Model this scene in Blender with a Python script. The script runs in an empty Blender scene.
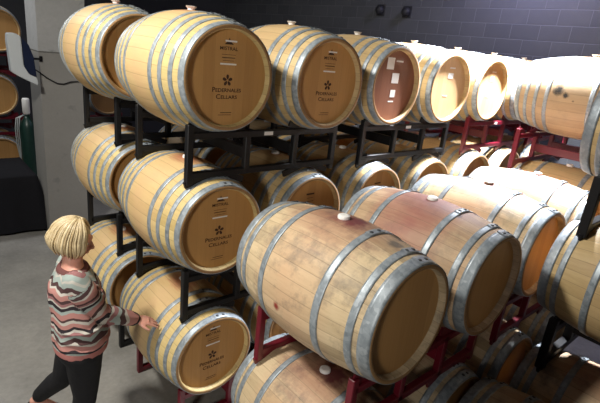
import bpy, bmesh, math, random
from mathutils import Vector, Matrix
random.seed(7)
sc = bpy.context.scene
PI = math.pi

# ---------------------------------------------------------------- camera
F_PX, PITCH, ROLL, CAM_H = 465.056, 0.32042, 0.11157, 2.65237
cd = bpy.data.cameras.new('camera'); cam = bpy.data.objects.new('camera', cd)
sc.collection.objects.link(cam)
cd.sensor_fit = 'HORIZONTAL'; cd.sensor_width = 36; cd.lens = F_PX*36/600; cd.clip_end = 200
fwd = Vector((0, math.cos(PITCH), -math.sin(PITCH)))
X0 = Vector((1, 0, 0)); U0 = Vector((0, math.sin(PITCH), math.cos(PITCH)))
cr, sr = math.cos(ROLL), math.sin(ROLL)
xr = X0*cr + U0*sr; ur = -X0*sr + U0*cr
M = Matrix((xr, ur, -fwd)).transposed().to_4x4(); M.translation = Vector((0, 0, CAM_H))
cam.matrix_world = M
sc.camera = cam

# barrel-hall axes: S runs along the rows, D is where the heads face (towards the aisle)
YAW = 0.74412
A0 = Vector((-0.45492, 2.64748, 0))
S = Vector((math.cos(YAW), math.sin(YAW), 0)); D = Vector((math.sin(YAW), -math.cos(YAW), 0))
def W(s, d, z=0.0): return A0 + S*s + D*d + Vector((0, 0, z))

# ---------------------------------------------------------------- world, lights, exposure
w = bpy.data.worlds.new('world'); sc.world = w; w.use_nodes = True
w.node_tree.nodes['Background'].inputs[0].default_value = (0.62, 0.72, 1.0, 1)
w.node_tree.nodes['Background'].inputs[1].default_value = 0.035
def lamp(name, kind, pos, target, power, color, **kw):
    l = bpy.data.lights.new(name, kind); l.energy = power; l.color = color
    for k, v in kw.items(): setattr(l, k, v)
    o = bpy.data.objects.new(name, l); sc.collection.objects.link(o); o.location = pos
    o.rotation_euler = (Vector(target) - Vector(pos)).to_track_quat('-Z', 'Y').to_euler()
    return o
lamp('ceiling_lamp_key', 'AREA', W(-2.2, -0.40, 4.5), W(-0.1, 0.1, 1.3), 190, (1.0, 0.96, 0.88), shape='DISK', size=0.4)
lamp('ceiling_lamp_bright', 'SPOT', W(3.05, 0.25, 3.85), W(3.05, -0.25, 0), 2300, (0.90, 0.93, 1.0), spot_size=math.radians(112), spot_blend=0.5, shadow_soft_size=0.12)
lamp('side_fill', 'SPOT', W(-4.2, 2.9, 2.6), W(0.0, -0.4, 1.5), 430, (1.0, 0.95, 0.87), spot_size=math.radians(44), spot_blend=0.6, shadow_soft_size=0.4)  # added fill for heads and left sides, cone narrowed to spare the right stack
lamp('violet_wall_wash', 'AREA', W(4.7, -0.9, 4.9), W(5.5, -1.0, 3.4), 95, (0.62, 0.60, 1.0), shape='DISK', size=0.5)  # added wash that puts a violet glow on the upper block wall
lamp('far_fill', 'AREA', W(-1.2, -5.35, 4.6), W(-0.8, -5.0, 0), 65, (0.95, 0.97, 1.0), shape='DISK', size=0.6)  # added fill to brighten the pier, table and floor around it
sc.view_settings.view_transform = 'Standard'; sc.view_settings.look = 'None'
sc.view_settings.exposure = 0.0; sc.view_settings.gamma = 1.0; sc.view_settings.use_curve_mapping = False

# ---------------------------------------------------------------- helpers
def tag(o, label=None, cat=None, group=None, kind=None):
    if label: o['label'] = label
    if cat: o['category'] = cat
    if group: o['group'] = group
    if kind: o['kind'] = kind
    return o
def link(o, parent=None):
    sc.collection.objects.link(o)
    if parent: o.parent = parent
    return o
def mesh_from(bm, name, mat, smooth=False):
    me = bpy.data.meshes.new(name); bm.normal_update(); bm.to_mesh(me); bm.free()
    if mat: me.materials.append(mat)
    if smooth:
        for p in me.polygons: p.use_smooth = True
    return me
def obj(name, me, parent=None): return link(bpy.data.objects.new(name, me), parent)
def empty(name, loc, rz=0.0):
    o = bpy.data.objects.new(name, None); o.empty_display_size = .1
    o.location = loc; o.rotation_euler = (0, 0, rz); return link(o)
def box(bm, c, size, rot=None, bev=0.0):
    m = Matrix.Translation(Vector(c))
    if rot is not None: m = m @ rot
    r = bmesh.ops.create_cube(bm, size=1.0, matrix=m @ Matrix.Diagonal((*size, 1)))
    if bev:
        es = list({e for v in r['verts'] for e in v.link_edges})
        bmesh.ops.bevel(bm, geom=es, offset=bev, segments=1, affect='EDGES')
def bar(bm, a, b, wdt, hgt, up=Vector((0, 0, 1)), bev=0.004):
    a = Vector(a); b = Vector(b); z = (b-a).normalized()
    x = up.cross(z)
    if x.length < 1e-4: x = Vector((1, 0, 0))
    x.normalize(); y = z.cross(x)
    box(bm, (a+b)/2, (wdt, hgt, (b-a).length), Matrix((x, y, z)).transposed().to_4x4(), bev)
def tube(bm, pts, rads, n=10, cap=True, squash=None):
    """loft circles along a polyline; squash = (dir, factor)"""
    pts = [Vector(p) for p in pts]; rings = []
    prev = None
    for i, p in enumerate(pts):
        t = (pts[min(i+1, len(pts)-1)] - pts[max(i-1, 0)]).normalized()
        if prev is None:
            ref = Vector((0, 0, 1)) if abs(t.z) < .9 else Vector((1, 0, 0))
            u = t.cross(ref).normalized()
        else: u = (prev - t*prev.dot(t)).normalized()
        prev = u; v = t.cross(u); r = rads[i] if isinstance(rads, (list, tuple)) else rads
        ring = []
        for k in range(n):
            a = 2*PI*k/n; q = (u*math.cos(a) + v*math.sin(a))*r
            if squash: q -= squash[0]*q.dot(squash[0])*(1-squash[1])
            ring.append(bm.verts.new(p+q))
        rings.append(ring)
    for a, b in zip(rings, rings[1:]):
        for k in range(n): bm.faces.new((a[k], a[(k+1) % n], b[(k+1) % n], b[k]))
    if cap:
        bm.faces.new(rings[0][::-1]); bm.faces.new(rings[-1])
def lathe_y(bm, prof, n=64, zc=0.0, a0=0.0, a1=2*PI, close=True):
    """profile of (y, r) turned round the Y axis at height zc"""
    rings = []
    full = abs(a1-a0-2*PI) < 1e-6; m = n if full else n+1
    for y, r in prof:
        rings.append([bm.verts.new((r*math.sin(a0+(a1-a0)*k/n), y, zc + r*math.cos(a0+(a1-a0)*k/n))) for k in range(m)])
    pr = list(zip(rings, rings[1:]))
    if close: pr.append((rings[-1], rings[0]))
    for a, b in pr:
        for k in range(n):
            k2 = (k+1) % m
            bm.faces.new((a[k], a[k2], b[k2], b[k]))
    return rings

# ---------------------------------------------------------------- materials
class NT:
    def __init__(s, name, rough=0.6, metal=0.0, spec=0.5):
        s.m = bpy.data.materials.new(name); s.m.use_nodes = True; s.t = s.m.node_tree
        s.b = s.t.nodes['Principled BSDF']; s.b.inputs['Roughness'].default_value = rough
        s.b.inputs['Metallic'].default_value = metal; s.b.inputs['Specular IOR Level'].default_value = spec
    def n(s, typ, ins=None, **kw):
        x = s.t.nodes.new(typ)
        for k, v in kw.items(): setattr(x, k, v)
        for k, v in (ins or {}).items(): s.put(x.inputs[k], v)
        return x
    def put(s, sock, v):
        if isinstance(v, bpy.types.NodeSocket): s.t.links.new(v, sock)
        elif isinstance(v, bpy.types.Node): s.t.links.new(v.outputs[0], sock)
        else: sock.default_value = v
    def math(s, op, a, b=None, c=None, clamp=False):
        x = s.n('ShaderNodeMath', operation=op); x.use_clamp = clamp
        s.put(x.inputs[0], a)
        if b is not None: s.put(x.inputs[1], b)
        if c is not None: s.put(x.inputs[2], c)
        return x.outputs[0]
    def mix(s, f, a, b, mode='MIX'):
        x = s.n('ShaderNodeMix', data_type='RGBA', blend_type=mode)
        s.put(x.inputs[0], f)
        for i, v in ((6, a), (7, b)):
            s.put(x.inputs[i], (*v, 1) if isinstance(v, tuple) and len(v) == 3 else v)
        return x.outputs[2]
    def ramp(s, f, stops, interp='LINEAR'):
        x = s.n('ShaderNodeValToRGB'); s.put(x.inputs[0], f); r = x.color_ramp; r.interpolation = interp
        while len(r.elements) < len(stops): r.elements.new(1)
        for e, (p, c) in zip(r.elements, stops):
            e.position = p; e.color = (*c, 1) if isinstance(c, tuple) else (c, c, c, 1)
        return x.outputs[0]
    def noise(s, vec, scale, detail=3, rough=.55):
        return s.n('ShaderNodeTexNoise', {'Vector': vec, 'Scale': scale, 'Detail': detail, 'Roughness': rough}).outputs[0]
    def color(s, c): s.put(s.b.inputs['Base Color'], (*c, 1) if isinstance(c, tuple) and len(c) == 3 else c)
    def bump(s, h, strength=.3, dist=.01):
        x = s.n('ShaderNodeBump', {'Height': h, 'Strength': strength, 'Distance': dist}); s.put(s.b.inputs['Normal'], x)
def plain(name, c, rough=.6, metal=0.0, spec=.5, var=0.12, scale=18):
    m = NT(name, rough, metal, spec); co = m.n('ShaderNodeTexCoord').outputs['Object']
    nz = m.noise(co, scale)
    m.color(m.mix(nz, tuple(x*(1-var) for x in c), tuple(min(1, x*(1+var)) for x in c)))
    return m.m

RC = 0.35          # bilge radius = height of the axis above the barrel's base
def stave_mat(name, light, dark, band=None, band_amt=0.0, stain=(0.22, 0.03, 0.03), stain_amt=0.6, stain_r=.13, weather=0.0, spot=None):
    m = NT(name, 0.55, 0, .35)
    co = m.n('ShaderNodeTexCoord').outputs['Object']
    sp = m.n('ShaderNodeSeparateXYZ', {0: co}); x, y, z = sp.outputs
    zc = m.math('SUBTRACT', z, RC)
    rnd = m.n('ShaderNodeObjectInfo').outputs['Random']
    ang = m.math('ADD', m.math('DIVIDE', m.math('ARCTAN2', x, zc), 2*PI), .5)
    N = 30
    u = m.math('MULTIPLY', ang, N); idx = m.math('FLOOR', u); fr = m.math('FRACT', u)
    wn = m.n('ShaderNodeTexWhiteNoise', {'Vector': m.n('ShaderNodeCombineXYZ', {0: idx, 1: m.math('MULTIPLY', rnd, 97.0)})}, noise_dimensions='2D').outputs[0]
    gv = m.n('ShaderNodeCombineXYZ', {0: m.math('MULTIPLY', u, 1.6), 1: m.math('ADD', m.math('MULTIPLY', y, 2.2), m.math('MULTIPLY', wn, 31.0)), 2: m.math('MULTIPLY', rnd, 13.0)})
    g1 = m.noise(gv, 3.0, 6, .65)
    g2 = m.noise(gv, 11.0, 4, .7)
    f = m.math('ADD', m.math('ADD', m.math('MULTIPLY', wn, .75), m.math('MULTIPLY', g1, 1.1)), m.math('MULTIPLY', g2, .35)); f = m.math('SUBTRACT', f, .55, clamp=True)
    col = m.mix(f, dark, light)
    # per-barrel tone
    col = m.mix(m.math('MULTIPLY', rnd, .28), col, tuple(v*.72 for v in light))
    if band:
        bm_ = m.math('SUBTRACT', 1.0, m.math('DIVIDE', m.math('ABSOLUTE', y), .27), clamp=True)
        bm_ = m.math('MULTIPLY', m.math('POWER', bm_, .6), m.math('MULTIPLY', m.noise(co, 4.0, 4), band_amt*1.9), clamp=True)
        col = m.mix(bm_, col, band)
    if weather:
        wz = m.ramp(m.noise(m.n('ShaderNodeVectorMath', {0: co, 1: m.n('ShaderNodeCombineXYZ', {0: m.math('MULTIPLY', rnd, 9.0)})}, operation='ADD'), 5.5, 6, .7), [(.50, 0.0), (.70, 1.0)])
        col = m.mix(m.math('MULTIPLY', wz, weather), col, (.13, .115, .095))
    # wine stain spreading round the bung hole, along the grain
    dx = m.math('MULTIPLY', x, 1.0); dy = m.math('MULTIPLY', y, .62); dz = m.math('SUBTRACT', z, 2*RC)
    dd = m.math('SQRT', m.math('ADD', m.math('ADD', m.math('MULTIPLY', dx, dx), m.math('MULTIPLY', dy, dy)), m.math('MULTIPLY', dz, dz)))
    dd = m.math('ADD', dd, m.math('MULTIPLY', m.math('SUBTRACT', m.noise(gv, 2.0, 5, .7), .5), stain_r*1.2))
    st = m.math('SUBTRACT', 1.0, m.math('DIVIDE', dd, stain_r), clamp=True)
    col = m.mix(m.math('MULTIPLY', m.math('POWER', st, .55), stain_amt), col, stain)
    if spot:
        for (px, py, pz, pr, pc) in spot:
            dv = m.n('ShaderNodeVectorMath', {0: co, 1: (px, py, pz)}, operation='DISTANCE').outputs['Value']
            dv = m.math('ADD', dv, m.math('MULTIPLY', m.math('SUBTRACT', m.noise(co, 28.0, 4), .5), pr*1.3))
            sm = m.math('SUBTRACT', 1.0, m.math('DIVIDE', dv, pr), clamp=True)
            col = m.mix(m.math('MULTIPLY', sm, 1.6, clamp=True), col, pc)
    endg = m.math('GREATER_THAN', m.math('ABSOLUTE', y), .4738)
    col = m.mix(endg, col, (.30, .17, .07))
    edge = m.math('MULTIPLY', m.math('ABSOLUTE', m.math('SUBTRACT', fr, .5)), 2.0)
    seam = m.math('MULTIPLY', m.math('SUBTRACT', edge, .93, clamp=True), 14.0, clamp=True)
    col = m.mix(m.math('MULTIPLY', seam, .6), col, tuple(v*.35 for v in dark))
    m.color(col)
    m.bump(m.math('SUBTRACT', g1, m.math('MULTIPLY', seam, .8)), .25, .004)
    return m.m
LIGHT_OAK = stave_mat('pale_new_oak', (.66, .51, .235), (.42, .30, .115), band=(.56, .36, .19), band_amt=.8, stain=(.30, .03, .02), stain_amt=.75, stain_r=.10)
PLAIN_OAK = stave_mat('golden_oak', (.62, .46, .23), (.40, .27, .12), band=(.55, .33, .18), band_amt=.3, stain_amt=.3, stain_r=.07)
OLD_OAK = stave_mat('weathered_oak', (.65, .51, .32), (.38, .28, .16), band=(.54, .32, .19), band_amt=.55, stain=(.24, .07, .055), stain_amt=.55, stain_r=.24, weather=.75,
                    spot=[(-.335, .055, .29, .030, (.25, .03, .02)), (.13, -.26, .66, .075, (.10, .085, .065)), (.02, -.30, .665, .05, (.16, .13, .10)), (.02, -.05, .70, .11, (.17, .05, .05))])
WINE_OAK = stave_mat('wine_stained_oak', (.63, .46, .29), (.38, .24, .14), band=(.36, .15, .11), band_amt=1.0, stain=(.17, .045, .05), stain_amt=.6, stain_r=.28, weather=.5, spot=[(.10, -.25, .66, .055, (.12, .06, .07)), (-.06, -.21, .67, .03, (.13, .08, .08))])
RIGHT_OAK = stave_mat('mould_marked_oak', (.50, .36, .21), (.34, .23, .13), stain_amt=.3, weather=.25,
                      spot=[(-.335, .085, .40, .055, (.03, .028, .025)), (-.345, .02, .37, .03, (.03, .028, .025)), (-.34, -.05, .33, .014, (.03, .028, .025))])

def head_mat(name, light, dark):
    m = NT(name, .5, 0, .35); co = m.n('ShaderNodeTexCoord').outputs['Object']
    sp = m.n('ShaderNodeSeparateXYZ', {0: co}); x, y, z = sp.outputs
    rnd = m.n('ShaderNodeObjectInfo').outputs['Random']
    u = m.math('ADD', m.math('MULTIPLY', x, 15.0), .3); idx = m.math('FLOOR', u); fr = m.math('FRACT', u)
    wn = m.n('ShaderNodeTexWhiteNoise', {'Vector': m.n('ShaderNodeCombineXYZ', {0: idx, 1: m.math('MULTIPLY', rnd, 71.0)})}, noise_dimensions='2D').outputs[0]
    gv = m.n('ShaderNodeCombineXYZ', {0: m.math('MULTIPLY', x, 42.0), 1: m.math('MULTIPLY', wn, 20.0), 2: m.math('MULTIPLY', z, 2.2)})
    g = m.noise(gv, 1.6, 5, .6)
    f = m.math('ADD', m.math('MULTIPLY', wn, .45), m.math('MULTIPLY', g, .6), clamp=True)
    col = m.mix(f, dark, light)
    e = m.math('MULTIPLY', m.math('ABSOLUTE', m.math('SUBTRACT', fr, .5)), 2.0)
    seam = m.math('MULTIPLY', m.math('SUBTRACT', e, .965, clamp=True), 20.0, clamp=True)
    col = m.mix(m.math('MULTIPLY', seam, .5), col, tuple(v*.35 for v in dark))
    m.color(col); m.bump(g, .12, .003); return m.m
HEAD = head_mat('oak_head', (.54, .30, .105), (.38, .195, .062))
HEAD_RED = head_mat('wine_tinted_oak_head', (.24, .095, .05), (.15, .055, .03))
HEAD_GLARE = head_mat('glare_lit_oak_head', (.62, .42, .22), (.46, .29, .14))  # head oak made lighter, the bright lamp's glare put into the colour

def hoop_mat():
    m = NT('galvanised_steel', .55, .35, .5); co = m.n('ShaderNodeTexCoord').outputs['Object']
    rnd = m.n('ShaderNodeObjectInfo').outputs['Random']
    v = m.n('ShaderNodeTexVoronoi', {'Vector': co, 'Scale': 55.0}).outputs['Color']
    bw = m.n('ShaderNodeRGBToBW', {0: v}).outputs[0]
    nz = m.noise(co, 9.0, 5, .7)
    f = m.math('ADD', m.math('MULTIPLY', bw, .35), m.math('MULTIPLY', nz, .7), clamp=True)
    col = m.ramp(f, [(.25, (.17, .20, .22)), (.55, (.30, .34, .37)), (.85, (.49, .53, .56))])
    m.color(m.mix(m.math('MULTIPLY', rnd, .2), col, (.30, .33, .36)))
    m.put(m.b.inputs['Roughness'], m.math('ADD', m.math('MULTIPLY', nz, .3), .3)); return m.m
STEEL = hoop_mat(); RIVET = plain('dark_rivet', (.05, .055, .06), .5, .4)
WHITE = plain('white_silicone', (.80, .79, .76), .5, var=.03)
BROWN_BUNG = plain('brown_bung', (.16, .10, .06), .6)
INK = plain('branded_ink', (.055, .022, .010), .8, var=.05)
PAPER = plain('white_paper', (.78, .76, .72), .7, var=.04)
BLACK_STEEL = plain('black_painted_steel', (.007, .007, .008), .45, 0, .35, var=.2)
RED_STEEL = plain('red_painted_steel', (.13, .006, .016), .35, 0, .5, var=.2)

# ---------------------------------------------------------------- the setting
def cmu():
    m = NT('painted_block', .6, 0, .4); co = m.n('ShaderNodeTexCoord').outputs['Object']
    sp = m.n('ShaderNodeSeparateXYZ', {0: co})
    v = m.n('ShaderNodeCombineXYZ', {0: sp.outputs[1], 1: sp.outputs[2]})
    b = m.n('ShaderNodeTexBrick', {'Vector': v, 'Color1': (.085, .088, .098, 1), 'Color2': (.105, .108, .118, 1), 'Mortar': (.145, .15, .165, 1),
            'Scale': 1.0, 'Mortar Size': .006, 'Mortar Smooth': .5, 'Brick Width': .41, 'Row Height': .205})
    nz = m.noise(co, 7.0, 5, .7)
    m.color(m.mix(m.math('MULTIPLY', nz, .4), b.outputs[0], (.05, .052, .058)))
    m.bump(m.math('ADD', m.math('MULTIPLY', b.outputs[1], -1.0), m.math('MULTIPLY', m.noise(co, 60.0), .25)), .5, .01)
    return m.m
def concrete(name, c1, c2, rough=.55, sc_=1.6, pits=0.0):
    m = NT(name, rough, 0, .45); co = m.n('ShaderNodeTexCoord').outputs['Object']
    n1 = m.noise(co, sc_, 6, .65); n2 = m.noise(co, 22.0, 5, .7)
    f = m.math('ADD', m.math('MULTIPLY', n1, .8), m.math('MULTIPLY', n2, .35), clamp=True)
    col = m.ramp(f, [(.36, c1), (.78, c2)])
    if pits:      # two pours with a joint line between them
        z = m.n('ShaderNodeSeparateXYZ', {0: co}).outputs[2]
        col = m.mix(m.math('LESS_THAN', z, 2.28), col, m.mix(.62, col, (.20, .185, .155)))
        col = m.mix(m.math('LESS_THAN', m.math('ABSOLUTE', m.math('SUBTRACT', z, 2.28)), .007), col, (.12, .115, .105))
    if pits: col = m.mix(m.math('MULTIPLY', m.ramp(m.noise(co, 6.5, 3), [(.64, 0.0), (.72, 1.0)]), pits), col, tuple(v*.5 for v in c1))
    m.color(col); m.bump(n2, .15, .004); return m.m
FLOOR = concrete('worn_concrete_floor', (.17, .165, .15), (.36, .345, .315), .42, 1.3)
PIER = concrete('cast_concrete', (.34, .34, .335), (.48, .48, .47), .75, 1.1, pits=.5)
def slab(name, s0, s1, d0, d1, z0, z1, mat):
    bm = bmesh.new(); box(bm, ((s0+s1)/2, -(d0+d1)/2, (z0+z1)/2), (s1-s0, d1-d0, z1-z0))
    o = obj(name, mesh_from(bm, name, mat)); o.location = A0; o.rotation_euler = (0, 0, YAW); return tag(o, kind='structure')
slab('floor', -7, 5.5, -9.0, 6, -.12, 0, FLOOR)
slab('wall_right', 5.5, 5.7, -9.0, 6, 0, 5.6, cmu())
slab('wall_back', -7, 5.7, -9.2, -9.0, 0, 5.6, plain('dark_back_wall', (.05, .05, .055), .8))
slab('ceiling', -7, 5.7, -9.2, 6, 5.6, 5.75, plain('dark_ceiling', (.06, .06, .065), .9))
slab('trim_1', -.08, .44, -4.40, -3.90, 0, 5.6, PIER)     # free-standing concrete pier
for k, (px_d, zz) in enumerate(((-3.72, 3.42), (-3.13, 3.40))):   # round caps on the block wall
    bm = bmesh.new(); tube(bm, [(0, 0, 0), (-.05, 0, 0), (-.085, 0, 0), (-.10, 0, 0)], [.075, .075, .06, .02], 20)
    box(bm, (.0, 0, 0), (.012, .19, .19), bev=.003)
    o = obj('wall_fitting', mesh_from(bm, 'wall_fitting', plain('dark_fitting', (.022, .022, .025), .45)))
    o.location = W(5.494, px_d, zz); o.rotation_euler = (0, 0, YAW)
    tag(o, ('left' if k == 0 else 'right') + ' one of two dark round fittings high on the block wall', 'wall fitting', 'round fittings on the block wall')

# ---------------------------------------------------------------- barrels
L = 0.95; H2 = L/2
def rad(y):                        # barrel radius at distance y from mid-length
    t = abs(y)/H2; return .286 + (.350-.286)*(1 - t**1.9)
def body_mesh(mat):
    bm = bmesh.new(); ys = [H2*math.sin(PI/2*k/14) for k in range(-14, 15)]
    prof = [(y, rad(y)) for y in ys]
    prof += [(H2-.001, .271), (H2-.012, .265), (H2-.05, .265), (H2-.05, .24)]
    prof += [(-H2+.05, .24), (-H2+.05, .262), (-H2+.012, .262), (-H2+.001, .268)]
    lathe_y(bm, prof, 60, RC); bmesh.ops.recalc_face_normals(bm, faces=bm.faces)
    me = mesh_from(bm, 'staves', mat, True)
    return me
def head_mesh(sign, mat):
    bm = bmesh.new(); y = sign*(H2-.038)
    rings = lathe_y(bm, [(y, .2615), (y, .02)], 60, RC, close=False)
    bm.faces.new(rings[1]); r2 = lathe_y(bm, [(y, .2615), (y-sign*.02, .2615)], 60, RC, close=False)
    bmesh.ops.recalc_face_normals(bm, faces=bm.faces)
    bmesh.ops.remove_doubles(bm, verts=bm.verts, dist=1e-5)
    return mesh_from(bm, 'head', mat)
def hoop_mesh(ya, yb, rivet_ang, plate=.15):
    bm = bmesh.new(); t = .0026
    n = 4; top = [(ya+(yb-ya)*k/n) for k in range(n+1)]
    prof = [(y, rad(y)+t+.0012) for y in top] + [(y, rad(y)-.002) for y in reversed(top)]
    lathe_y(bm, prof, 72, RC)
    # riveted overlap
    prof2 = [(y, rad(y)+t+.0065) for y in top] + [(y, rad(y)+t) for y in reversed(top)]
    lathe_y(bm, prof2, 6, RC, rivet_ang-plate, rivet_ang+plate, True)
    ym = (ya+yb)/2; rr = rad(ym)+t+.007
    nf = len(bm.faces)
    for da in (-.075, .075):
        a = rivet_ang+da; c = Vector((rr*math.sin(a), ym, RC+rr*math.cos(a))); nrm = Vector((math.sin(a), 0, math.cos(a)))
        tube(bm, [c-nrm*.002, c+nrm*.002, c+nrm*.004], [.0105, .0095, .004], 8)
    bm.faces.ensure_lookup_table()
    for f_ in bm.faces[nf:]: f_.material_index = 1
    bmesh.ops.recalc_face_normals(bm, faces=bm.faces)
    me = mesh_from(bm, 'hoop', STEEL, False); me.materials.append(RIVET)
    for p in me.polygons: p.use_smooth = True
    return me
def hoops(spec):
    out = []
    for i, (a, b) in enumerate(spec):
        out.append(hoop_mesh(-H2+a, -H2+b, (.12, .13, .02, .25)[i]))
        out.append(hoop_mesh(H2-b, H2-a, .30 + .12*math.sin(i*1.3+1)))
    return out
HOOP8 = hoops([(.002, .045), (.093, .125), (.185, .217), (.280, .314)])
HOOP6 = hoops([(.002, .058), (.085, .120), (.262, .300)])
def bung_mesh(kind):
    bm = bmesh.new(); z = 2*RC
    if kind == 'plug':      # tall silicone bung flaring to the top
        tube(bm, [(0, 0, z-.01), (0, 0, z+.008), (0, 0, z+.020), (0, 0, z+.023), (0, 0, z+.018)], [.020, .022, .034, .032, .018], 20)
    else:
        tube(bm, [(0, 0, z-.01), (0, 0, z+.004), (0, 0, z+.014), (0, 0, z+.018)], [.030, .032, .030, .022], 22)
    return mesh_from(bm, 'bung', BROWN_BUNG if kind == 'brown' else WHITE, False)
BUNG = {k: bung_mesh(k) for k in ('plug', 'disc', 'brown')}
STAVES = {k: body_mesh(m) for k, m in dict(pale=LIGHT_OAK, gold=PLAIN_OAK, old=OLD_OAK, wine=WINE_OAK, right=RIGHT_OAK).items()}
HEADF = {k: head_mesh(-1, m) for k, m in dict(oak=HEAD, red=HEAD_RED, pale=HEAD_GLARE).items()}
HEADB = head_mesh(1, HEAD)

# printing on the heads (front face looks along local -Y)
def text_bm(bm, body, width, cz, smallcaps=False, height=None):
    cu = bpy.data.curves.new('t', 'FONT'); cu.body = body; cu.align_x = 'CENTER'; cu.resolution_u = 3; cu.offset = .012
    if smallcaps:
        cu.small_caps_scale = .78
        for i, ch in enumerate(body): cu.body_format[i].use_small_caps = True
    o = bpy.data.objects.new('t', cu); sc.collection.objects.link(o)
    bpy.context.view_layer.update()
    me = bpy.data.meshes.new_from_object(o.evaluated_get(bpy.context.evaluated_depsgraph_get()))
    bpy.data.objects.remove(o); bpy.data.curves.remove(cu)
    xs = [v.co.x for v in me.vertices]; yv = [v.co.y for v in me.vertices]
    k = width/(max(xs)-min(xs)); kz = height/(max(yv)-min(yv)) if height else k; x0 = (max(xs)+min(xs))/2
    b2 = bmesh.new(); b2.from_mesh(me); bpy.data.meshes.remove(me)
    bmesh.ops.transform(b2, matrix=Matrix(((k, 0, 0, -x0*k), (0, 0, 1, -H2+.038-.0012), (0, kz, 0, RC+cz), (0, 0, 0, 1))), verts=b2.verts)
    tmp = bpy.data.meshes.new('tmp'); b2.to_mesh(tmp); b2.free(); bm.from_mesh(tmp); bpy.data.meshes.remove(tmp)
YP = -H2+.038-.0012
def poly(bm, pts): bm.faces.new([bm.verts.new((x, YP, RC+z)) for x, z in pts])
def rect(bm, x, z, wd, h): poly(bm, [(x-wd/2, z-h/2), (x+wd/2, z-h/2), (x+wd/2, z+h/2), (x-wd/2, z+h/2)])
def cooper_print():
    bm = bmesh.new()
    poly(bm, [(-.030, .182), (.030, .182), (.008, .200), (0, .218), (-.008, .200)])       # peak mark
    text_bm(bm, 'MISTRAL', .115, .152, height=.019)
    rect(bm, 0, .128, .09, .0022); rect(bm, 0, .112, .085, .0045); rect(bm, 0, .096, .075, .0022)
    return mesh_from(bm, 'cooper_mark', INK)
def blossom_print():
    bm = bmesh.new()
    for k in range(5):
        a = PI/2 + k*2*PI/5; c = Vector((math.cos(a)*.019, math.sin(a)*.019)); dr = Vector((math.cos(a), math.sin(a))); pe = Vector((-dr.y, dr.x))
        poly(bm, [tuple(c + Vector((0, -.010)) + dr*(.014*math.cos(t)) + pe*(.0085*math.sin(t)*(1+.25*math.cos(t)))) for t in [2*PI*j/12 for j in range(12)]])
    return mesh_from(bm, 'blossom_logo', INK)
def name_print():
    bm = bmesh.new()
    text_bm(bm, 'Pedernales', .190, -.074, True, height=.026)
    text_bm(bm, 'Cellars', .140, -.112, True, height=.026)
    return mesh_from(bm, 'printed_name', INK)
def date_print():
    bm = bmesh.new(); rect(bm, 0, -.190, .075, .004); rect(bm, -.008, -.203, .085, .003)
    return mesh_from(bm, 'date_mark', INK)
def small_print():
    out = []
    for q in ((0, .155, .075, .012), (0, .125, .06, .003), (0, .10, .07, .004), (0, -.06, .06, .004)):
        bm = bmesh.new(); rect(bm, *q); out.append(mesh_from(bm, 'printed_mark', INK))
    return out
def strip_labels(rs, name='paper_label'):
    out = []
    for (x, z, a, b) in rs:
        bm = bmesh.new(); box(bm, (x, YP-.0005, RC+z), (a, .0012, b))
        out.append(mesh_from(bm, name, PAPER))
    return out
LOGO = [cooper_print(), blossom_print(), name_print(), date_print()]; MARK = small_print()
STRIP2 = strip_labels([(.012, .200, .075, .009), (.0, .078, .105, .009)])
STRIP1 = strip_labels([(.0, .05, .09, .009)])
PAIR = strip_labels([(-.02, .055, .09, .05), (.09, .055, .08, .05)])
PAPERS = strip_labels([(-.075, .165, .085, .085), (0.005, .06, .085, .075), (.0, -.055, .06, .055), (.03, .185, .085, .012), (-.01, -.115, .065, .010)])
SMALLP = strip_labels([(.02, .175, .08, .012), (.01, .11, .075, .045), (-.02, -.06, .06, .008)])

def barrel(s, d, zaxis, label, group, staves='pale', head='oak', hoops_=8, bung='plug', logo=None, yaw=0.0, cat='wine barrel', tilt=0.0, ztweak=0.0):
    zaxis += ztweak
    """s, d: axle end of the front head in hall coordinates"""
    a = YAW + yaw
    dv = Vector((math.sin(a), -math.cos(a), 0))
    c = W(s, d) - dv*H2
    o = empty('wine_barrel', (c.x, c.y, zaxis-RC), a); tag(o, label, cat, group)
    if tilt:      # nose-up lean about the front head's centre
        o.rotation_euler = (-tilt, 0, a)
        Rm = o.rotation_euler.to_matrix(); hc = W(s, d, zaxis); o.location = hc - Rm @ Vector((0, -H2, RC))
    obj('staves', STAVES[staves], o); obj('head', HEADF[head], o); obj('head', HEADB, o)
    for h in (HOOP8 if hoops_ == 8 else HOOP6): obj('hoop', h, o)
    if bung: obj('bung', BUNG[bung], o)
    if logo == 'winery':
        for m in LOGO: obj(m.name.split('.')[0], m, o)
        for m in STRIP2: obj('paper_label', m, o)
    elif logo == 'mark':
        for m in MARK: obj('printed_mark', m, o)
        for m in STRIP1: obj('paper_label', m, o)
    elif logo == 'pair':
        for m in MARK: obj('printed_mark', m, o)
        for m in PAIR: obj('paper_label', m, o)
    elif logo == 'papers':
        for m in PAPERS: obj('paper_label', m, o)
    elif logo == 'small':
        for m in SMALLP: obj('paper_label', m, o)
    return o

ZT, ZM, ZB = 2.4383, 1.5278, 0.6079
TZ = {'top': ZT, 'middle': ZM, 'bottom': ZB}
ORD = ['first', 'second', 'third', 'fourth', 'fifth', 'sixth', 'seventh']
COLS = [0.0, .745, 1.487, 2.235, 3.03, 3.745, 4.49]
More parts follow.
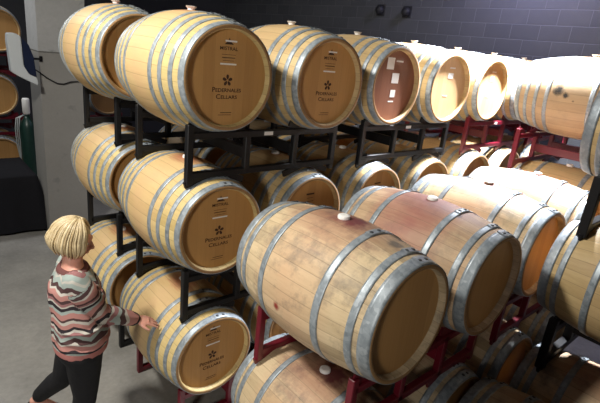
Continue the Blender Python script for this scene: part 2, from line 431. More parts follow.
# --- main row facing the aisle
special = {('top', 0): 'pale oak barrel with a winery logo head, top tier, nearest the pier',
           ('middle', 0): 'pale oak barrel with winery logo, middle tier, red wine stain round its bung',
           ('bottom', 0): 'pale oak barrel with winery logo that the woman touches',
           ('top', 1): 'oak barrel with logo head, top tier, second of the main row',
           ('top', 2): 'top-tier oak barrel with reddish head carrying square white paper labels',
           ('top', 3): 'top-tier oak barrel with glare-lightened head, right of the reddish one',
           ('top', 4): 'top-tier oak barrel with glare-lightened head, above red rack'}
logo = {('top', 0): 'winery', ('top', 1): 'winery', ('middle', 0): 'winery', ('bottom', 0): 'winery', ('middle', 1): 'mark', ('top', 2): 'papers', ('top', 3): 'small',
        ('middle', 2): 'pair', ('middle', 3): 'pair', ('top', 4): 'small'}
for tier in ('bottom', 'middle', 'top'):
    for k, s in enumerate(COLS):
        if tier == 'bottom' and k > 3: continue
        lab = special.get((tier, k), f'oak barrel in the {tier} tier, {ORD[k]} from left in the main row')
        dd = {('top', 1): .04, ('top', 4): -.03}.get((tier, k), 0.0)
        hd = 'red' if (tier, k) == ('top', 2) else 'pale' if (tier == 'top' and k in (3, 4, 5)) else 'oak'  # pale here means the head colour holds painted lamp glare
        barrel(s, dd, TZ[tier], lab, 'barrels in the main row', 'pale' if k == 0 else 'gold', hd, 8,
               'plug' if tier == 'top' or k == 0 and tier == 'bottom' else 'disc', logo.get((tier, k)),
               ztweak=-.02 if tier == 'middle' and k > 0 else 0, yaw={0: .008, 1: -.012, 2: .02, 3: -.02}.get(k, 0) if tier == 'top' else 0)
# --- the row behind it
B2 = {('top', 0): (-.07, -1.045, .02), ('middle', 0): (.015, -1.17, -.02), ('bottom', 0): (-.03, -1.09, 0)}
for tier in ('bottom', 'middle', 'top'):
    for k, s in enumerate(COLS):
        if tier == 'bottom' and k > 1: continue
        if k > 4 : continue
        ds, dd, dz = B2.get((tier, k), (s, -1.1, 0))
        lab = {('top', 0): 'pale oak barrel, top tier, rear row beside the concrete pier',
               ('middle', 0): 'pale oak barrel, middle tier, rear row, directly above the woman\'s face',
               ('bottom', 0): 'pale oak barrel, bottom tier, rear row, behind the woman'}.get((tier, k), f'oak barrel in the rear row, {tier} tier, behind the {ORD[k]} main-row barrel')
        barrel(ds, dd, TZ[tier]+dz, lab, 'barrels in the rear row', 'pale' if k == 0 else 'gold', 'oak', 8, 'plug' if tier == 'top' else 'disc')
# --- foreground row, two tiers with a third on the right
BM = [(.172, 1.305, 'old', 'disc', 'large weathered oak barrel in the foreground, nearest, white bung and red stain'),
      (.885, 1.325, 'wine', 'disc', 'wine-stained oak barrel with white bung, second in the foreground middle tier'),
      (1.629, 1.285, 'old', 'brown', 'weathered oak barrel with brown bung, third in the foreground middle tier'),
      (2.39, 1.30, 'wine', 'disc', 'glaring sunlit-looking oak barrel, fourth in the foreground middle tier'),
      (3.12, 1.28, 'gold', 'disc', 'shaded oak barrel under the red rack, fifth in the foreground middle tier')]
for s, d, st, bg, lab in BM:
    barrel(s, d, ZM+.01, lab.replace('glaring sunlit-looking', 'brightly lit'), 'barrels in the foreground row', st, 'oak', 6, bg, yaw=.018 if s < .5 else 0, tilt=.018 if s < .5 else 0)
BL = [.19, .90, 1.64, 2.38]
for k, s in enumerate(BL):
    barrel(s, 1.30, ZB+.005, 'weathered oak barrel with white bung, bottom tier below the nearest barrel' if k == 0 else f'shadowed oak barrel, bottom tier, {ORD[k]} from left in the foreground row',
           'barrels in the foreground row', 'old', 'oak', 6, 'disc')
barrel(3.17, 1.21, ZT+.04, 'large oak barrel with black mould marks, top tier at upper right on red rack', 'barrels in the foreground row', 'right', 'oak', 8, 'plug', yaw=-.02)
# --- right-hand stack on black racks
CS = 1.63; CD = 2.33
barrel(CS, CD, ZT-.02, 'oak barrel cut by the right edge, top tier, above the black rack post', 'barrels in the right stack', 'gold', 'oak', 6, 'disc')
barrel(CS, CD, ZM, 'oak barrel at right edge, middle tier, under the black rack post', 'barrels in the right stack', 'gold', 'oak', 6, 'disc')
barrel(CS+.72, CD, ZM, 'oak barrel at right edge, just right of the black rack post', 'barrels in the right stack', 'gold', 'oak', 6, 'disc')
barrel(.95, CD-.04, ZB, 'dark shadowed oak barrel at the bottom edge, right stack bottom tier', 'barrels in the right stack', 'old', 'oak', 6, 'disc')
barrel(CS+.02, CD, ZB, 'dark shadowed oak barrel at bottom right, second of right stack bottom tier', 'barrels in the right stack', 'old', 'oak', 6, 'disc')

# ---------------------------------------------------------------- racks
Y0, Y1 = .12, .83      # front and rear frames behind the head plane
def rack_parts(pitch, color, bottom, T=.040):
    mat = BLACK_STEEL if color == 'black' else RED_STEEL
    xs = [-.18, .22, pitch-.13, pitch+.24]
    zr0, zr1 = .338, .574          # rail centre heights above lower axis
    zp0 = .285 if not bottom else .308
    zp1 = .640
    parts = []
    def frame(y):
        bm = bmesh.new()
        for i, x in enumerate(xs):
            bar(bm, (x, y, zp0 if i in (0, 3) else zr0-.018), (x, y, zp1 if i in (0, 3) else zr1+.018), T, T, Vector((0, 1, 0)))
        bar(bm, (xs[0]-.0, y, zr0), (xs[3]+.0, y, zr0), T, T); bar(bm, (xs[0], y, zr1), (xs[3], y, zr1), T, T)
        for xc in (0, pitch):
            for sg in (-1, 1):
                bar(bm, (xc+sg*.19, y, .636), (xc+sg*.06, y, .588), .05, .012, Vector((0, 1, 0)), 0)   # cradle
                if not bottom: bar(bm, (xc+sg*.205, y, .279), (xc+sg*.03, y, .338), T, .016, Vector((0, 1, 0)), 0)   # saddle foot
        return mesh_from(bm, 'end_frame', mat)
    parts.append(('end_frame', frame(0))); parts.append(('end_frame', frame(Y1-Y0)))
    for x in (xs[1], xs[2]):       # fork rails
        bm = bmesh.new(); bar(bm, (x, .018, .45), (x, Y1-Y0-.018, .45), .034, .075); parts.append(('fork_rail', mesh_from(bm, 'fork_rail', mat)))
    bm = bmesh.new(); box(bm, (pitch/2, -.0195, zr1), (.07, .002, .024)); parts.append(('paper_label', mesh_from(bm, 'paper_label', PAPER)))
    return parts
_rc = {}
def rack(s, d, zlow, color, label, pitch=.745, group='steel barrel racks', T=.040):
    bottom = zlow < 0; key = (round(pitch, 3), color, bottom, T)
    if key not in _rc: _rc[key] = rack_parts(pitch, color, bottom, T)
    base = .27
    o = empty('barrel_rack', W(s, d-Y0, zlow), YAW)
    tag(o, label, 'barrel rack', group)
    for n, me in _rc[key]: obj(n, me, o)
    return o
TN = {'top': 'top', 'middle': 'middle', 'bottom': 'bottom'}
LOWZ = {'top': ZM, 'middle': ZB, 'bottom': ZB-.915}
for tier in ('bottom', 'middle', 'top'):
    for pk, k in enumerate((0, 2, 4, 6)):
        if k == 6 and tier != 'top': continue
        if tier == 'bottom' and k > 2: continue
        colr = 'red' if (tier == 'bottom' or k >= 4) else 'black'
        pitch = COLS[k+1]-COLS[k] if k < 6 else .745
        rack(COLS[k], 0, LOWZ[tier], colr, f'{colr} steel rack under the {tier}-tier barrels, {ORD[pk]} from left in the main row', pitch, 'racks of the main row')
        if k > 2 or (tier == 'bottom' and k > 0): continue
        rack(COLS[k], -1.1, LOWZ[tier], 'black', f'black steel rack under the {tier}-tier barrels, {ORD[pk]} from left in the rear row', pitch, 'racks of the rear row')
for (s, d, zl, c, p, lab) in [
    (.17, 1.30, ZB, 'red', .715, 'red steel rack carrying the nearest two foreground barrels'),
    (1.635, 1.30, ZB, 'red', .745, 'red steel rack carrying the third and fourth foreground barrels'),
    (.19, 1.30, ZB-.915, 'red', .715, 'red steel floor rack under the first two foreground bottom barrels'),
    (1.64, 1.30, ZB-.915, 'red', .745, 'red steel floor rack under the third and fourth foreground bottom barrels'),
    (2.95, 1.26, ZM, 'red', .745, 'red steel rack carrying the mould-marked barrel at upper right'),
    (CS, CD, ZM-.02, 'black', .72, 'black steel rack at right edge between middle and top barrels'),
    (CS, CD, ZB, 'black', .72, 'black steel rack with glinting rails below the right-edge barrel'),
    (.93, CD, ZB-.915, 'black', .70, 'black steel floor rack in the dark at bottom right')]:
    rack(s, d, zl, c, lab, p, 'racks of the foreground stacks', .052 if s == CS else .040)

# ---------------------------------------------------------------- far stack beyond the pier
FC = [-.90, -.15, .62, 1.36]
for tier in ('bottom', 'middle', 'top'):
    for k, s in enumerate(FC):
        if k in (0, 2): continue
        barrel(s - (.10 if k == 1 and tier != 'top' else 0), -5.8, TZ[tier]-.02, f'distant oak barrel beyond the pier, {tier} tier, {"left" if k < 2 else "right"} of the pier', 'barrels in the far row', 'gold', 'oak', 6, 'disc')
for tier in ('bottom', 'middle', 'top'):
    for k in (0, 2):
        rack(FC[k], -5.8, LOWZ[tier]-.02, 'red', f'distant red rack beyond the pier, {tier} tier, {"left" if k < 2 else "right"} of the pier', .745, 'racks of the far row')

# ---------------------------------------------------------------- cloth-covered table left of the pier
def cloth_table():
    o = empty('cloth_table', W(-1.05, -4.63), YAW)
    tag(o, 'table under a floor-length black cloth beside the concrete pier', 'table')
    hx, hy, zt = .91, .46, .75
    blk = plain('black_tablecloth', (.011, .011, .014), .9, 0, .2)
    bm = bmesh.new(); box(bm, (0, 0, zt-.02), (hx*2-.04, hy*2-.04, .03), bev=.004); obj('table_top', mesh_from(bm, 'table_top', plain('table_board', (.35, .32, .28))), o)
    for sx in (-1, 1):
        for sy in (-1, 1):
            bm = bmesh.new(); tube(bm, [(sx*(hx-.1), sy*(hy-.1), 0), (sx*(hx-.1), sy*(hy-.1), zt-.035)], .015, 10)
            obj('leg', mesh_from(bm, 'leg', plain('grey_tube', (.2, .2, .21), .4, .6)), o)
    bm = bmesh.new(); n = 160; per = []
    for k in range(n):
        t = k/n*4; e = int(t); f = t-e
        p = [(-hx+2*hx*f, -hy), (hx, -hy+2*hy*f), (hx-2*hx*f, hy), (-hx, hy-2*hy*f)][e]; per.append(p)
    rings = []
    levels = [(zt+.003, 0.0, 0), (zt-.02, .008, .1), (zt-.15, .02, .35), (zt-.35, .035, .6), (zt-.55, .05, .85), (.015, .065, 1.0)]
    for z, out, fo in levels:
        ring = []
        for k, (x, y) in enumerate(per):
            q = Vector((x/hx, y/hy)); 
            nx = 1 if abs(x) >= hx-1e-6 else 0; ny = 1 if abs(y) >= hy-1e-6 else 0
            wv = math.sin(k*.83)*.5+math.sin(k*.37+1)*.5
            o2 = out + fo*.022*wv; corner = (abs(q.x)*abs(q.y))**10*.05*fo
            ring.append(bm.verts.new((x+math.copysign(1, x)*(nx*o2+corner), y+math.copysign(1, y)*(ny*o2+corner), z+(.012*(1+math.sin(k*.21)) if z < .1 else 0))))
        rings.append(ring)
    bm.faces.new(rings[0])
    for a, b in zip(rings, rings[1:]):
        for k in range(n): bm.faces.new((a[k], a[(k+1) % n], b[(k+1) % n], b[k]))
    bmesh.ops.recalc_face_normals(bm, faces=bm.faces)
    c = obj('tablecloth', mesh_from(bm, 'tablecloth', blk, True)); c.location = o.location; c.rotation_euler = o.rotation_euler
    tag(c, 'black cloth draped over the table beside the pier', 'tablecloth')
cloth_table()

# ---------------------------------------------------------------- white unit with navy screen on the pier
def unit():
    o = empty('wall_monitor', W(-.26, -3.80, 2.2), YAW)
    tag(o, 'white tilted housing with a navy panel, fixed beside the pier top', 'monitor')
    wh = plain('white_plastic', (.62, .66, .68), .4, var=.03); nv = plain('navy_panel', (.010, .018, .05), .35, var=.2)
    def prism(pts, y0, y1, mat, name, bev=.012):
        bm = bmesh.new(); f = bm.faces.new([bm.verts.new((x, y0, z)) for x, z in pts])
        r = bmesh.ops.extrude_face_region(bm, geom=[f])
        for v in r['geom']:
            if isinstance(v, bmesh.types.BMVert): v.co.y = y1
        bmesh.ops.recalc_face_normals(bm, faces=bm.faces)
        if bev: bmesh.ops.bevel(bm, geom=list(bm.edges), offset=bev, segments=3, affect='EDGES')
        return obj(name, mesh_from(bm, name, mat, False), o)
    def P(s, z): return (s+.26, z-2.2)
    prism([P(*q) for q in [(-.407, 2.377), (-.4, 2.457), (-.326, 2.462), (-.278, 2.434), (-.271, 2.128), (-.224, 2.039), (-.147, 2.004), (-.137, 1.917), (-.309, 2.005), (-.391, 2.058)]], -.07, .06, wh, 'housing', .008)
    prism([P(*q) for q in [(-.276, 2.430), (-.202, 2.353), (-.160, 2.219), (-.144, 2.007), (-.222, 2.042), (-.269, 2.130)]], -.045, .055, nv, 'screen_panel', .006)
    bm = bmesh.new(); tube(bm, [(.07, .03, .0), (.12, .075, .0), (.20, .09, .0)], .012, 10)
    box(bm, (.20, .094, .0), (.03, .01, .06)); obj('bracket', mesh_from(bm, 'bracket', BLACK_STEEL), o)
    # black cable drooping across the pier
    bm = bmesh.new()
    pts = [W(-.16, -3.84, 2.10), W(-.08, -3.885, 2.045), W(0, -3.888, 1.985), W(.10, -3.888, 1.93), W(.17, -3.888, 1.925), W(.25, -3.888, 1.955), W(.34, -3.888, 1.962), W(.43, -3.888, 1.97)]
    tube(bm, [p-pts[0] for p in pts], .007, 8)
    c = obj('cable', mesh_from(bm, 'cable', plain('black_rubber', (.012, .012, .012), .5), True)); c.location = pts[0]
    tag(c, 'thin black cable sagging across the concrete pier face', 'cable')
unit()

# ---------------------------------------------------------------- gas cylinder and hoses behind the table
def cylinder():
    o = empty('gas_cylinder', W(.04, -5.36), YAW); tag(o, 'green gas cylinder with white valve guard standing behind the black table', 'gas cylinder')
    gr = plain('green_enamel', (.012, .04, .03), .35, var=.2)
    bm = bmesh.new(); tube(bm, [(0, 0, 0), (0, 0, .02), (0, 0, 1.12), (0, 0, 1.20), (0, 0, 1.25), (0, 0, 1.30)], [.10, .105, .105, .085, .05, .03], 28); obj('body', mesh_from(bm, 'body', gr, True), o)
    bm = bmesh.new(); tube(bm, [(0, 0, 1.31), (0, 0, 1.33), (0, 0, 1.52), (0, 0, 1.54)], [.035, .05, .05, .04], 20); obj('valve_guard', mesh_from(bm, 'valve_guard', WHITE, True), o)
    bm = bmesh.new(); tube(bm, [(0, 0, 1.29), (0, 0, 1.31)], .02, 12); box(bm, (-.03, 0, 1.30), (.05, .02, .02)); obj('valve', mesh_from(bm, 'valve', STEEL), o)
    for k in range(3):
        bm = bmesh.new(); dx = k*.022
        tube(bm, [(-.05, -.02, 1.30), (-.10-dx, -.05, 1.27), (-.125-dx, -.07, 1.12), (-.12-dx, -.06, .9), (-.125, -.05, .62), (-.13, -.03, .3)], .007, 8)
        obj('hose', mesh_from(bm, 'hose', plain('pale_hose', (.42, .46, .44), .4), True), o)
cylinder()

# ---------------------------------------------------------------- the woman
def V(*a): return Vector(a)
Fd = V(.83, .56, 0).normalized(); Rd = V(Fd.y, -Fd.x, 0); UP = V(0, 0, 1)
ORG = V(-1.22, 2.37, 0)
def ring_loft(bm, secs, n=28):
    """secs: (centre, u-axis*radius, v-axis*radius)"""
    rings = []
    for c, u, v in secs:
        rings.append([bm.verts.new(c + u*math.cos(2*PI*k/n) + v*math.sin(2*PI*k/n)) for k in range(n)])
    for a, b in zip(rings, rings[1:]):
        for k in range(n): bm.faces.new((a[k], a[(k+1) % n], b[(k+1) % n], b[k]))
    bm.faces.new(rings[0][::-1]); bm.faces.new(rings[-1])
def blob(bm, c, x, y, z, sub=3):
    m = Matrix((x, y, z)).transposed().to_4x4(); m.translation = c
    bmesh.ops.create_icosphere(bm, subdivisions=sub, radius=1.0, matrix=m)
def limb(bm, pts, rads, n=16):
    """tube with ball ends and smooth interpolation"""
    P = []; Rr = []
    k = len(pts)
    for i in range(k-1):
        for t in range(6):
            f = t/6; p0 = pts[max(i-1, 0)]; p1 = pts[i]; p2 = pts[i+1]; p3 = pts[min(i+2, k-1)]
            cat = .5*((2*p1) + (p2-p0)*f + (2*p0-5*p1+4*p2-p3)*f*f + (3*p1-p0-3*p2+p3)*f**3)
            P.append(cat); Rr.append(rads[i]+(rads[i+1]-rads[i])*f)
    P.append(pts[-1]); Rr.append(rads[-1])
    tube(bm, P, Rr, n)
    for p, r in ((P[0], Rr[0]), (P[-1], Rr[-1])): bmesh.ops.create_icosphere(bm, subdivisions=2, radius=r*.99, matrix=Matrix.Translation(p))
def remeshed(bm, name, mat, voxel, smooth=2, parent=None):
    for v in bm.verts: v.co -= ORG
    me = bpy.data.meshes.new('tmp'); bm.to_mesh(me); bm.free()
    o = bpy.data.objects.new('tmp', me); sc.collection.objects.link(o)
    m = o.modifiers.new('r', 'REMESH'); m.mode = 'VOXEL'; m.voxel_size = voxel; m.use_smooth_shade = True
    m2 = o.modifiers.new('s', 'SMOOTH'); m2.iterations = smooth; m2.factor = .5
    bpy.context.view_layer.update()
    out = bpy.data.meshes.new_from_object(o.evaluated_get(bpy.context.evaluated_depsgraph_get()))
    bpy.data.objects.remove(o); bpy.data.meshes.remove(me)
    out.name = name; out.materials.clear(); out.materials.append(mat)
    for p in out.polygons: p.use_smooth = True
    return obj(name, out, parent)

def skin_mat():
    m = NT('skin', .5, 0, .4); co = m.n('ShaderNodeTexCoord').outputs['Object']
    m.color(m.mix(m.noise(co, 14.0, 4), (.60, .27, .20), (.74, .40, .31)))
    m.b.inputs['Subsurface Weight'].default_value = .08; m.b.inputs['Subsurface Radius'].default_value = (.02, .008, .004); return m.m
def hair_mat():
    m = NT('blond_hair', .42, 0, .5); co = m.n('ShaderNodeTexCoord').outputs['Object']
    a = m.n('ShaderNodeAttribute', attribute_name='strand').outputs['Fac']
    nz = m.noise(m.n('ShaderNodeCombineXYZ', {0: m.math('MULTIPLY', a, 60.0)}), 1.0, 2)
    f = m.math('ADD', m.math('MULTIPLY', nz, .9), m.math('MULTIPLY', m.noise(co, 40.0, 3), .3), clamp=True)
    m.color(m.ramp(f, [(.32, (.15, .09, .04)), (.5, (.42, .31, .16)), (.75, (.72, .60, .38))])); return m.m
def knit_mat():
    m = NT('striped_knit', .85, 0, .2); co = m.n('ShaderNodeTexCoord').outputs['Object']
    b = m.n('ShaderNodeAttribute', attribute_name='band').outputs['Fac']
    q = m.n('ShaderNodeAttribute', attribute_name='around').outputs['Fac']
    zig = m.math('MULTIPLY', m.math('PINGPONG', q, .055), .38)
    wob = m.math('MULTIPLY', m.math('SUBTRACT', m.noise(co, 5.0, 3), .5), .07)
    f = m.math('ADD', m.math('ADD', b, zig), wob)
    pink = (.52, .25, .22); br = (.085, .045, .045); cream = (.58, .55, .49); mint = (.38, .45, .42); rose = (.34, .16, .16); dk = (.03, .025, .03)
    seq = [mint, cream, mint, br, cream, pink, br, rose, cream, dk, mint, pink, br, cream, pink, dk, cream, rose, mint, br, cream, pink, dk, mint, cream, rose]
    wd = [1.6, .7, 1.2, 1, .6, 1.5, .9, .8, .5, 1, .8, 1.4, .7, .8, 1.2, .8, .6, 1, .9, .9, .6, 1.3, .7, .7, .6, 1]
    tot = sum(wd); acc = 0; st = []
    for c, x in zip(seq, wd): st.append((acc/tot, c)); acc += x
    col = m.ramp(m.math('FRACT', m.math('DIVIDE', f, .47)), st, 'CONSTANT')
    # solid pink hem with a dark edge, brown neckline
    col = m.mix(m.math('GREATER_THAN', b, .425), col, (.50, .20, .18)); col = m.mix(m.math('GREATER_THAN', b, .474), col, (.07, .035, .04))
    col = m.mix(m.math('LESS_THAN', b, -.5), col, (.16, .065, .06))
    kn = m.n('ShaderNodeTexWave', {'Vector': co, 'Scale': 70.0, 'Distortion': 1.5}, bands_direction='Z').outputs[1]
    m.color(m.mix(m.math('MULTIPLY', kn, .18), col, (.05, .03, .03)))
    m.bump(kn, .5, .004); return m.m
def cloth_mat(name, c):
    m = NT(name, .8, 0, .25); co = m.n('ShaderNodeTexCoord').outputs['Object']
    nz = m.noise(co, 30.0, 3); m.color(m.mix(nz, tuple(v*.8 for v in c), tuple(v*1.25 for v in c))); m.bump(m.noise(co, 7.0, 2), .4, .02); return m.m

woman = empty('woman', ORG)
tag(woman, 'person with a blond bob in a striped sweater and black trousers, touching a barrel', 'person')
# joints
HC = V(-1.272, 2.432, 1.462); NB = V(-1.268, 2.400, 1.320); CH = V(-1.258, 2.385, 1.16); WA = V(-1.235, 2.368, .99); HP = V(-1.222, 2.362, .86)
SH = {1: NB + Rd*.155 - UP*.045 - Fd*.005, -1: NB - Rd*.155 - UP*.045 - Fd*.005}
EL = {1: V(-1.105, 2.360, 1.045), -1: SH[-1] + V(-.02, .03, -.27)}
WR = {1: V(-.962, 2.552, .892), -1: SH[-1] + V(.06, .05, -.49)}
HIPJ = {1: HP + Rd*.085 - UP*.03, -1: HP - Rd*.085 - UP*.03}
KN = {1: V(-1.195, 2.325, .47), -1: V(-1.40, 2.460, .475)}
AN = {1: V(-1.255, 2.318, .095), -1: V(-1.652, 2.560, .175)}
hf = (Fd*.93 + V(.20, -.18, 0) - UP*.30).normalized(); hr = hf.cross(UP).normalized(); hu = hr.cross(hf).normalized()
def HL(f, r, u): return HC + hf*f + hr*r + hu*u      # head-local point

def hand(bm, wrist, aim, palm_n, curl=.0, point=True):
    """wrist, aim = direction of the fingers, palm_n = direction the palm faces"""
    aim = aim.normalized(); side = aim.cross(palm_n).normalized(); palm_n = side.cross(aim).normalized()
    pc = wrist + aim*.045
    ring_loft(bm, [(wrist - aim*.01, side*.025, palm_n*.019), (wrist+aim*.02, side*.033, palm_n*.017), (wrist+aim*.055, side*.043, palm_n*.017), (wrist+aim*.086, side*.041, palm_n*.015)], 18)
    specs = [(-.031, .078, .0092, curl), (-.010, .088, .0096, curl*1.1), (.011, .081, .0094, curl*1.25), (.031, .064, .0085, curl*1.4)]
    for i, (so, ln, r, cl) in enumerate(specs):
        p = wrist + aim*(.078 - abs(so)*.15) + side*so; dr = (aim + side*so*2.2).normalized(); pts = [p - aim*.02, p]; rr = [r, r*1.05]
        ang = cl
        for seg, fr in enumerate((.42, .32, .26)):
            d2 = (dr*math.cos(ang) + palm_n*math.sin(ang)).normalized(); p = p + d2*ln*fr; pts.append(p); rr.append(r*(1-.1*(seg+1))); ang += cl*.9
        tube(bm, pts, rr, 10)
        bmesh.ops.create_icosphere(bm, subdivisions=2, radius=rr[-1], matrix=Matrix.Translation(pts[-1]))
    # thumb from the side of the palm near its base
    t0 = wrist + aim*.022 - side*.024; dt = (aim*.72 - side*.62 + palm_n*.30).normalized()
    pts = [t0, t0+dt*.030, t0+dt*.030+(dt+aim*.35).normalized()*.028, t0+dt*.030+(dt+aim*.35).normalized()*.028+(dt+aim*.9).normalized()*.022]
    tube(bm, pts, [.013, .0115, .010, .008], 10); bmesh.ops.create_icosphere(bm, subdivisions=2, radius=.008, matrix=Matrix.Translation(pts[-1]))

bm = bmesh.new()
# torso
ring_loft(bm, [(HP - UP*.07, Fd*.10, Rd*.15), (HP, Fd*.120, Rd*.165), (WA, Fd*.105, Rd*.140), (CH - UP*.04, Fd*.11, Rd*.145), (CH + UP*.05, Fd*.105, Rd*.150), (NB - UP*.05, Fd*.072, Rd*.125), (NB - UP*.015, Fd*.060, Rd*.088), (NB + UP*.02, Fd*.052, Rd*.058)])
limb(bm, [NB - UP*.03 - Fd*.005, NB + UP*.05, HC - UP*.05 - Fd*.012], [.062, .052, .050], 18)
for sd in (1, -1):
    limb(bm, [NB + Rd*sd*.05 - UP*.02, SH[sd]], [.030, .036])
    limb(bm, [SH[sd], (SH[sd]+EL[sd])/2, EL[sd], (EL[sd]*.6+WR[sd]*.4), WR[sd]], [.043, .043, .038, .038, .028])
    limb(bm, [HIPJ[sd], (HIPJ[sd]+KN[sd])/2, KN[sd], KN[sd]*.65+AN[sd]*.35, AN[sd]], [.088, .074, .052, .050, .033])
# head: cranium, face, jaw
blob(bm, HL(-.012, 0, .028), hf*.094, hr*.073, hu*.086)
blob(bm, HL(.022, 0, -.012), hf*.066, hr*.060, hu*.088)
blob(bm, HL(.048, 0, -.073), hf*.034, hr*.036, hu*.026)
limb(bm, [HL(.079, 0, .022), HL(.096, 0, -.002), HL(.108, 0, -.022)], [.009, .011, .013], 10)       # nose
limb(bm, [HL(.098, -.012, -.028), HL(.098, .012, -.028)], [.008, .008], 8)
limb(bm, [HL(.083, -.019, -.049), HL(.092, 0, -.047), HL(.083, .019, -.049)], [.005, .0075, .005], 8)    # lips
limb(bm, [HL(.080, -.016, -.059), HL(.089, 0, -.060), HL(.080, .016, -.059)], [.005, .0085, .005], 8)
limb(bm, [HL(.066, -.045, .026), HL(.082, -.02, .034), HL(.082, .02, .034), HL(.066, .045, .026)], [.009, .011, .011, .009], 8)   # brow
for sd in (1, -1):
    blob(bm, HL(.060, sd*.032, -.022), hf*.026, hr*.022, hu*.022, 2)        # cheeks
    blob(bm, HL(-.008, sd*.072, -.008), hf*.017, hr*.008, hu*.030, 2)       # ears
TIP = V(-.818, 2.640, .838)
aimR = (TIP - WR[1]).normalized()
hand(bm, WR[1], aimR + V(0, 0, -.02), V(.55, .45, -.70) - aimR*(V(.55, .45, -.70).dot(aimR)), .13)
hand(bm, WR[-1], V(.15, .10, -1), V(.75, -.6, 0), .35)
for sd in (1, -1):
    fdir = (Fd*.96 - UP*.28).normalized() if sd == 1 else (Fd*.72 - UP*.69).normalized()
    limb(bm, [AN[sd] - UP*.02 - Fd*.02, AN[sd] + fdir*.07 - UP*.02, AN[sd] + fdir*.15 - UP*.012], [.030, .030, .021], 12)
skin = skin_mat()
body = remeshed(bm, 'body', skin, .0048, 2, woman)
# eyes
for sd in (1, -1):
    bm = bmesh.new(); blob(bm, HL(.069, sd*.030, .008)-ORG, hf*.012, hr*.013, hu*.0095, 3)
    e = obj('eye', mesh_from(bm, 'eye', WHITE, True), woman)
    bm = bmesh.new(); blob(bm, HL(.0795, sd*.030, .006)-ORG, hf*.003, hr*.006, hu*.006, 2)
    obj('iris', mesh_from(bm, 'iris', plain('iris_blue', (.05, .10, .16), .2), True), e)
# sweater
bm = bmesh.new()
ring_loft(bm, [(HP - UP*.045, Fd*.152, Rd*.190), (HP + UP*.0, Fd*.155, Rd*.192), (WA - UP*.03, Fd*.148, Rd*.184), (WA + UP*.05, Fd*.142, Rd*.172), (CH - UP*.02, Fd*.146, Rd*.172), (CH + UP*.05, Fd*.138, Rd*.172), (NB - UP*.070, Fd*.112, Rd*.172), (NB - UP*.030, Fd*.092, Rd*.145), (NB - UP*.006, Fd*.082, Rd*.108)])
for sd in (1, -1):
    blob(bm, CH + Fd*.075 + Rd*sd*.065 - UP*.03, Fd*.085, Rd*.075, UP*.075)
    cuff = WR[sd] + (EL[sd]-WR[sd]).normalized()*.015
    limb(bm, [NB + Rd*sd*.085 - UP*.052, SH[sd] - Rd*sd*.02], [.052, .068])
    limb(bm, [SH[sd] - Rd*sd*.03 - UP*.01, SH[sd]*.7+EL[sd]*.3 - UP*.01, SH[sd]*.3+EL[sd]*.7, EL[sd], EL[sd]*.6+WR[sd]*.4, cuff], [.076, .074, .068, .062, .056, .044])
    # soft folds at the sleeve
    for k in range(5):
        t = .15 + k*.18; p = EL[sd]*(1-t) + cuff*t; dv = (cuff-EL[sd]).normalized()
        m_ = dv.orthogonal().normalized(); n_ = dv.cross(m_)
        ring_loft(bm, [(p - dv*.008, m_*.03, n_*.03), (p, m_*(.062-.014*t), n_*(.062-.014*t)), (p + dv*.008, m_*.03, n_*.03)], 16)
for k, (zz, fr) in enumerate(((.02, 1.02), (.07, 1.03), (.13, 1.0))):
    c = HP + UP*zz; ring_loft(bm, [(c - UP*.014, Fd*.12, Rd*.15), (c + Fd*.004, Fd*.160*fr, Rd*.197*fr), (c + UP*.014, Fd*.12, Rd*.15)], 28)
sw = remeshed(bm, 'sweater', knit_mat(), .008, 3, woman)
def seg_t(p, a, b):
    ab = b-a; t = max(0, min(1, (p-a).dot(ab)/ab.length_squared)); return t, (p-(a+ab*t)).length
me = sw.data; at = me.attributes.new('band', 'FLOAT', 'POINT'); aq = me.attributes.new('around', 'FLOAT', 'POINT')
for i, v in enumerate(me.vertices):
    p = v.co + ORG; best = None
    for sd in (1, -1):
        t1, d1 = seg_t(p, SH[sd], EL[sd]); t2, d2 = seg_t(p, EL[sd], WR[sd])
        if t1 > .12 and d1 < .080 and (best is None or d1-.07 < best[0]): best = (d1-.07, .02 + t1*.27, sd)
        if d2 < .078 and (best is None or d2-.06 < best[0]): best = (d2-.06, .29 + t2*.13, sd)
    rad_t = math.hypot((p-CH).dot(Fd)/.85, (p-CH).dot(Rd))
    tb = (1.316 - p.z)*.93
    if best is not None and rad_t > .135: val = best[1]; sd = best[2]; ar = p.z*.8
    elif math.hypot((p-NB).dot(Fd)/.92, (p-NB).dot(Rd)/1.2) < .098 and p.z > NB.z-.05: val = -1; ar = 0
    else: val = tb; ar = math.atan2((p-CH).dot(Rd), (p-CH).dot(Fd))*.14
    at.data[i].value = val; aq.data[i].value = ar + 3
# trousers
bm = bmesh.new()
ring_loft(bm, [(HP - UP*.12, Fd*.09, Rd*.15), (HP - UP*.06, Fd*.128, Rd*.176), (HP + UP*.03, Fd*.132, Rd*.175), (HP + UP*.07, Fd*.125, Rd*.165)])
blob(bm, HP - Fd*.045 - UP*.05, Fd*.10, Rd*.165, UP*.10)
for sd in (1, -1):
    a = AN[sd] + (KN[sd]-AN[sd]).normalized()*.045
    limb(bm, [HIPJ[sd] - UP*.01, (HIPJ[sd]+KN[sd])/2, KN[sd], KN[sd]*.6+a*.4, a], [.112, .094, .071, .066, .050])
remeshed(bm, 'trousers', cloth_mat('black_trousers', (.011, .011, .013)), .009, 3, woman)
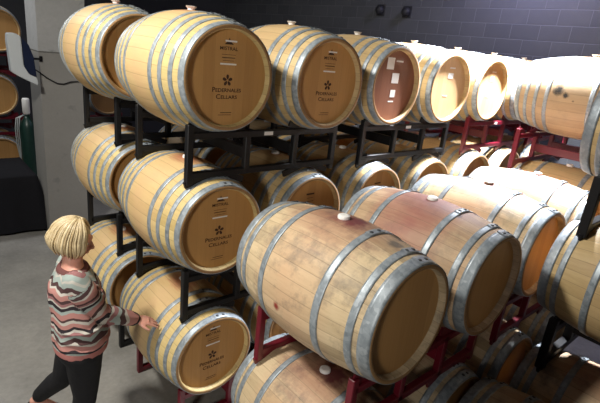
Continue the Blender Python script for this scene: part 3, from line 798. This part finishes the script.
# shoes
for sd in (1, -1):
    fdir = (Fd*.985 - UP*.17).normalized() if sd == 1 else (Fd*.70 - UP*.71).normalized()
    bm = bmesh.new(); a = AN[sd]
    heel = a - UP*.052 - Fd*.035; ball = a + fdir*.105 - UP*(.050 if sd == 1 else .028); toe = ball + Fd*.075 + UP*(.0 if sd == 1 else .004)
    if sd == 1: heel.z = .036; ball.z = .030; toe.z = .022
    else: ball.z = max(ball.z, .034); toe.z = .026
    limb(bm, [heel, (heel+ball)/2, ball, toe], [.034, .032, .034, .021], 14)
    remeshed(bm, 'shoe', cloth_mat('dark_shoe', (.02, .018, .018)), .006, 2, woman)
# hair: a close cap plus many locks falling into a chin-length bob
bm = bmesh.new(); lay = bm.verts.layers.float.new('strand')
def hpt(th, ph, grow=0.0):
    """th: angle round the head from the face (0) to the nape (pi), signed; ph: 0 crown, 1 equator"""
    e = ph*PI/2; st, ct = math.sin(th), math.cos(th)
    rf = .112+grow if ct < 0 else .098+grow; rs = .090+grow
    return HL(-.010 + rf*ct*math.sin(e), rs*st*math.sin(e), .030 + (.094+grow)*math.cos(e))
nl = 0
for layer, grow in enumerate((-.012, -.004, .004, .010)):
    cnt = 58
    for i in range(cnt):
        th = (-1 + 2*(i+.5*(layer % 2))/cnt)*(PI*.9999)
        if abs(th) < .72: continue
        th += random.uniform(-.045, .045)
        front = max(0.0, 1-(abs(th)-.50)/.9)          # 1 near the face
        pts = []; part = HL(.035, -.012, .124+grow)
        for k in range(7):
            ph = k/6
            q = hpt(th, max(.06, ph), grow); 
            if k < 3: q = q.lerp(part, (1-k/3)*.55*front)
            pts.append(q)
        eq = pts[-1]; out = (eq - HL(-.01, 0, .03)); out -= hu*out.dot(hu); out.normalize()
        nape = max(0.0, -math.cos(th))
        jit = V(random.uniform(-1, 1), random.uniform(-1, 1), 0)*.006
        drop = .108 + random.uniform(-.014, .010) - nape*.012 + layer*.003
        bulge = .016 + .012*nape
        for k in range(1, 8):
            f = k/7
            pts.append(eq - UP*drop*f*.9 - hu*drop*.12*f + out*(bulge*math.sin(f*PI*.78) - .026*f*f) - hf*(.045*front*f) + jit*f)
        r0 = random.uniform(.0055, .0100)
        rads = [r0*.9]*4 + [r0]*6 + [r0*.9, r0*.8, r0*.6, r0*.25]
        nb = len(bm.verts); tube(bm, pts, rads, 7); bm.verts.ensure_lookup_table(); sv = random.random()
        for v in bm.verts[nb:]: v[lay] = sv
        nl += 1
m4 = Matrix((hf*.100, hr*.080, hu*.088)).transposed().to_4x4(); m4.translation = HL(-.018, 0, .030)
nb = len(bm.verts); bmesh.ops.create_icosphere(bm, subdivisions=4, radius=1.0, matrix=m4); bm.verts.ensure_lookup_table()
kill = []
for v in bm.verts[nb:]:
    v[lay] = .35
    q = v.co - HC
    if q.dot(hf) > .045 and q.dot(hu) < .055: kill.append(v)
bmesh.ops.delete(bm, geom=kill, context='VERTS')
for v in bm.verts: v.co -= ORG
me = mesh_from(bm, 'hair', hair_mat(), True); obj('hair', me, woman)
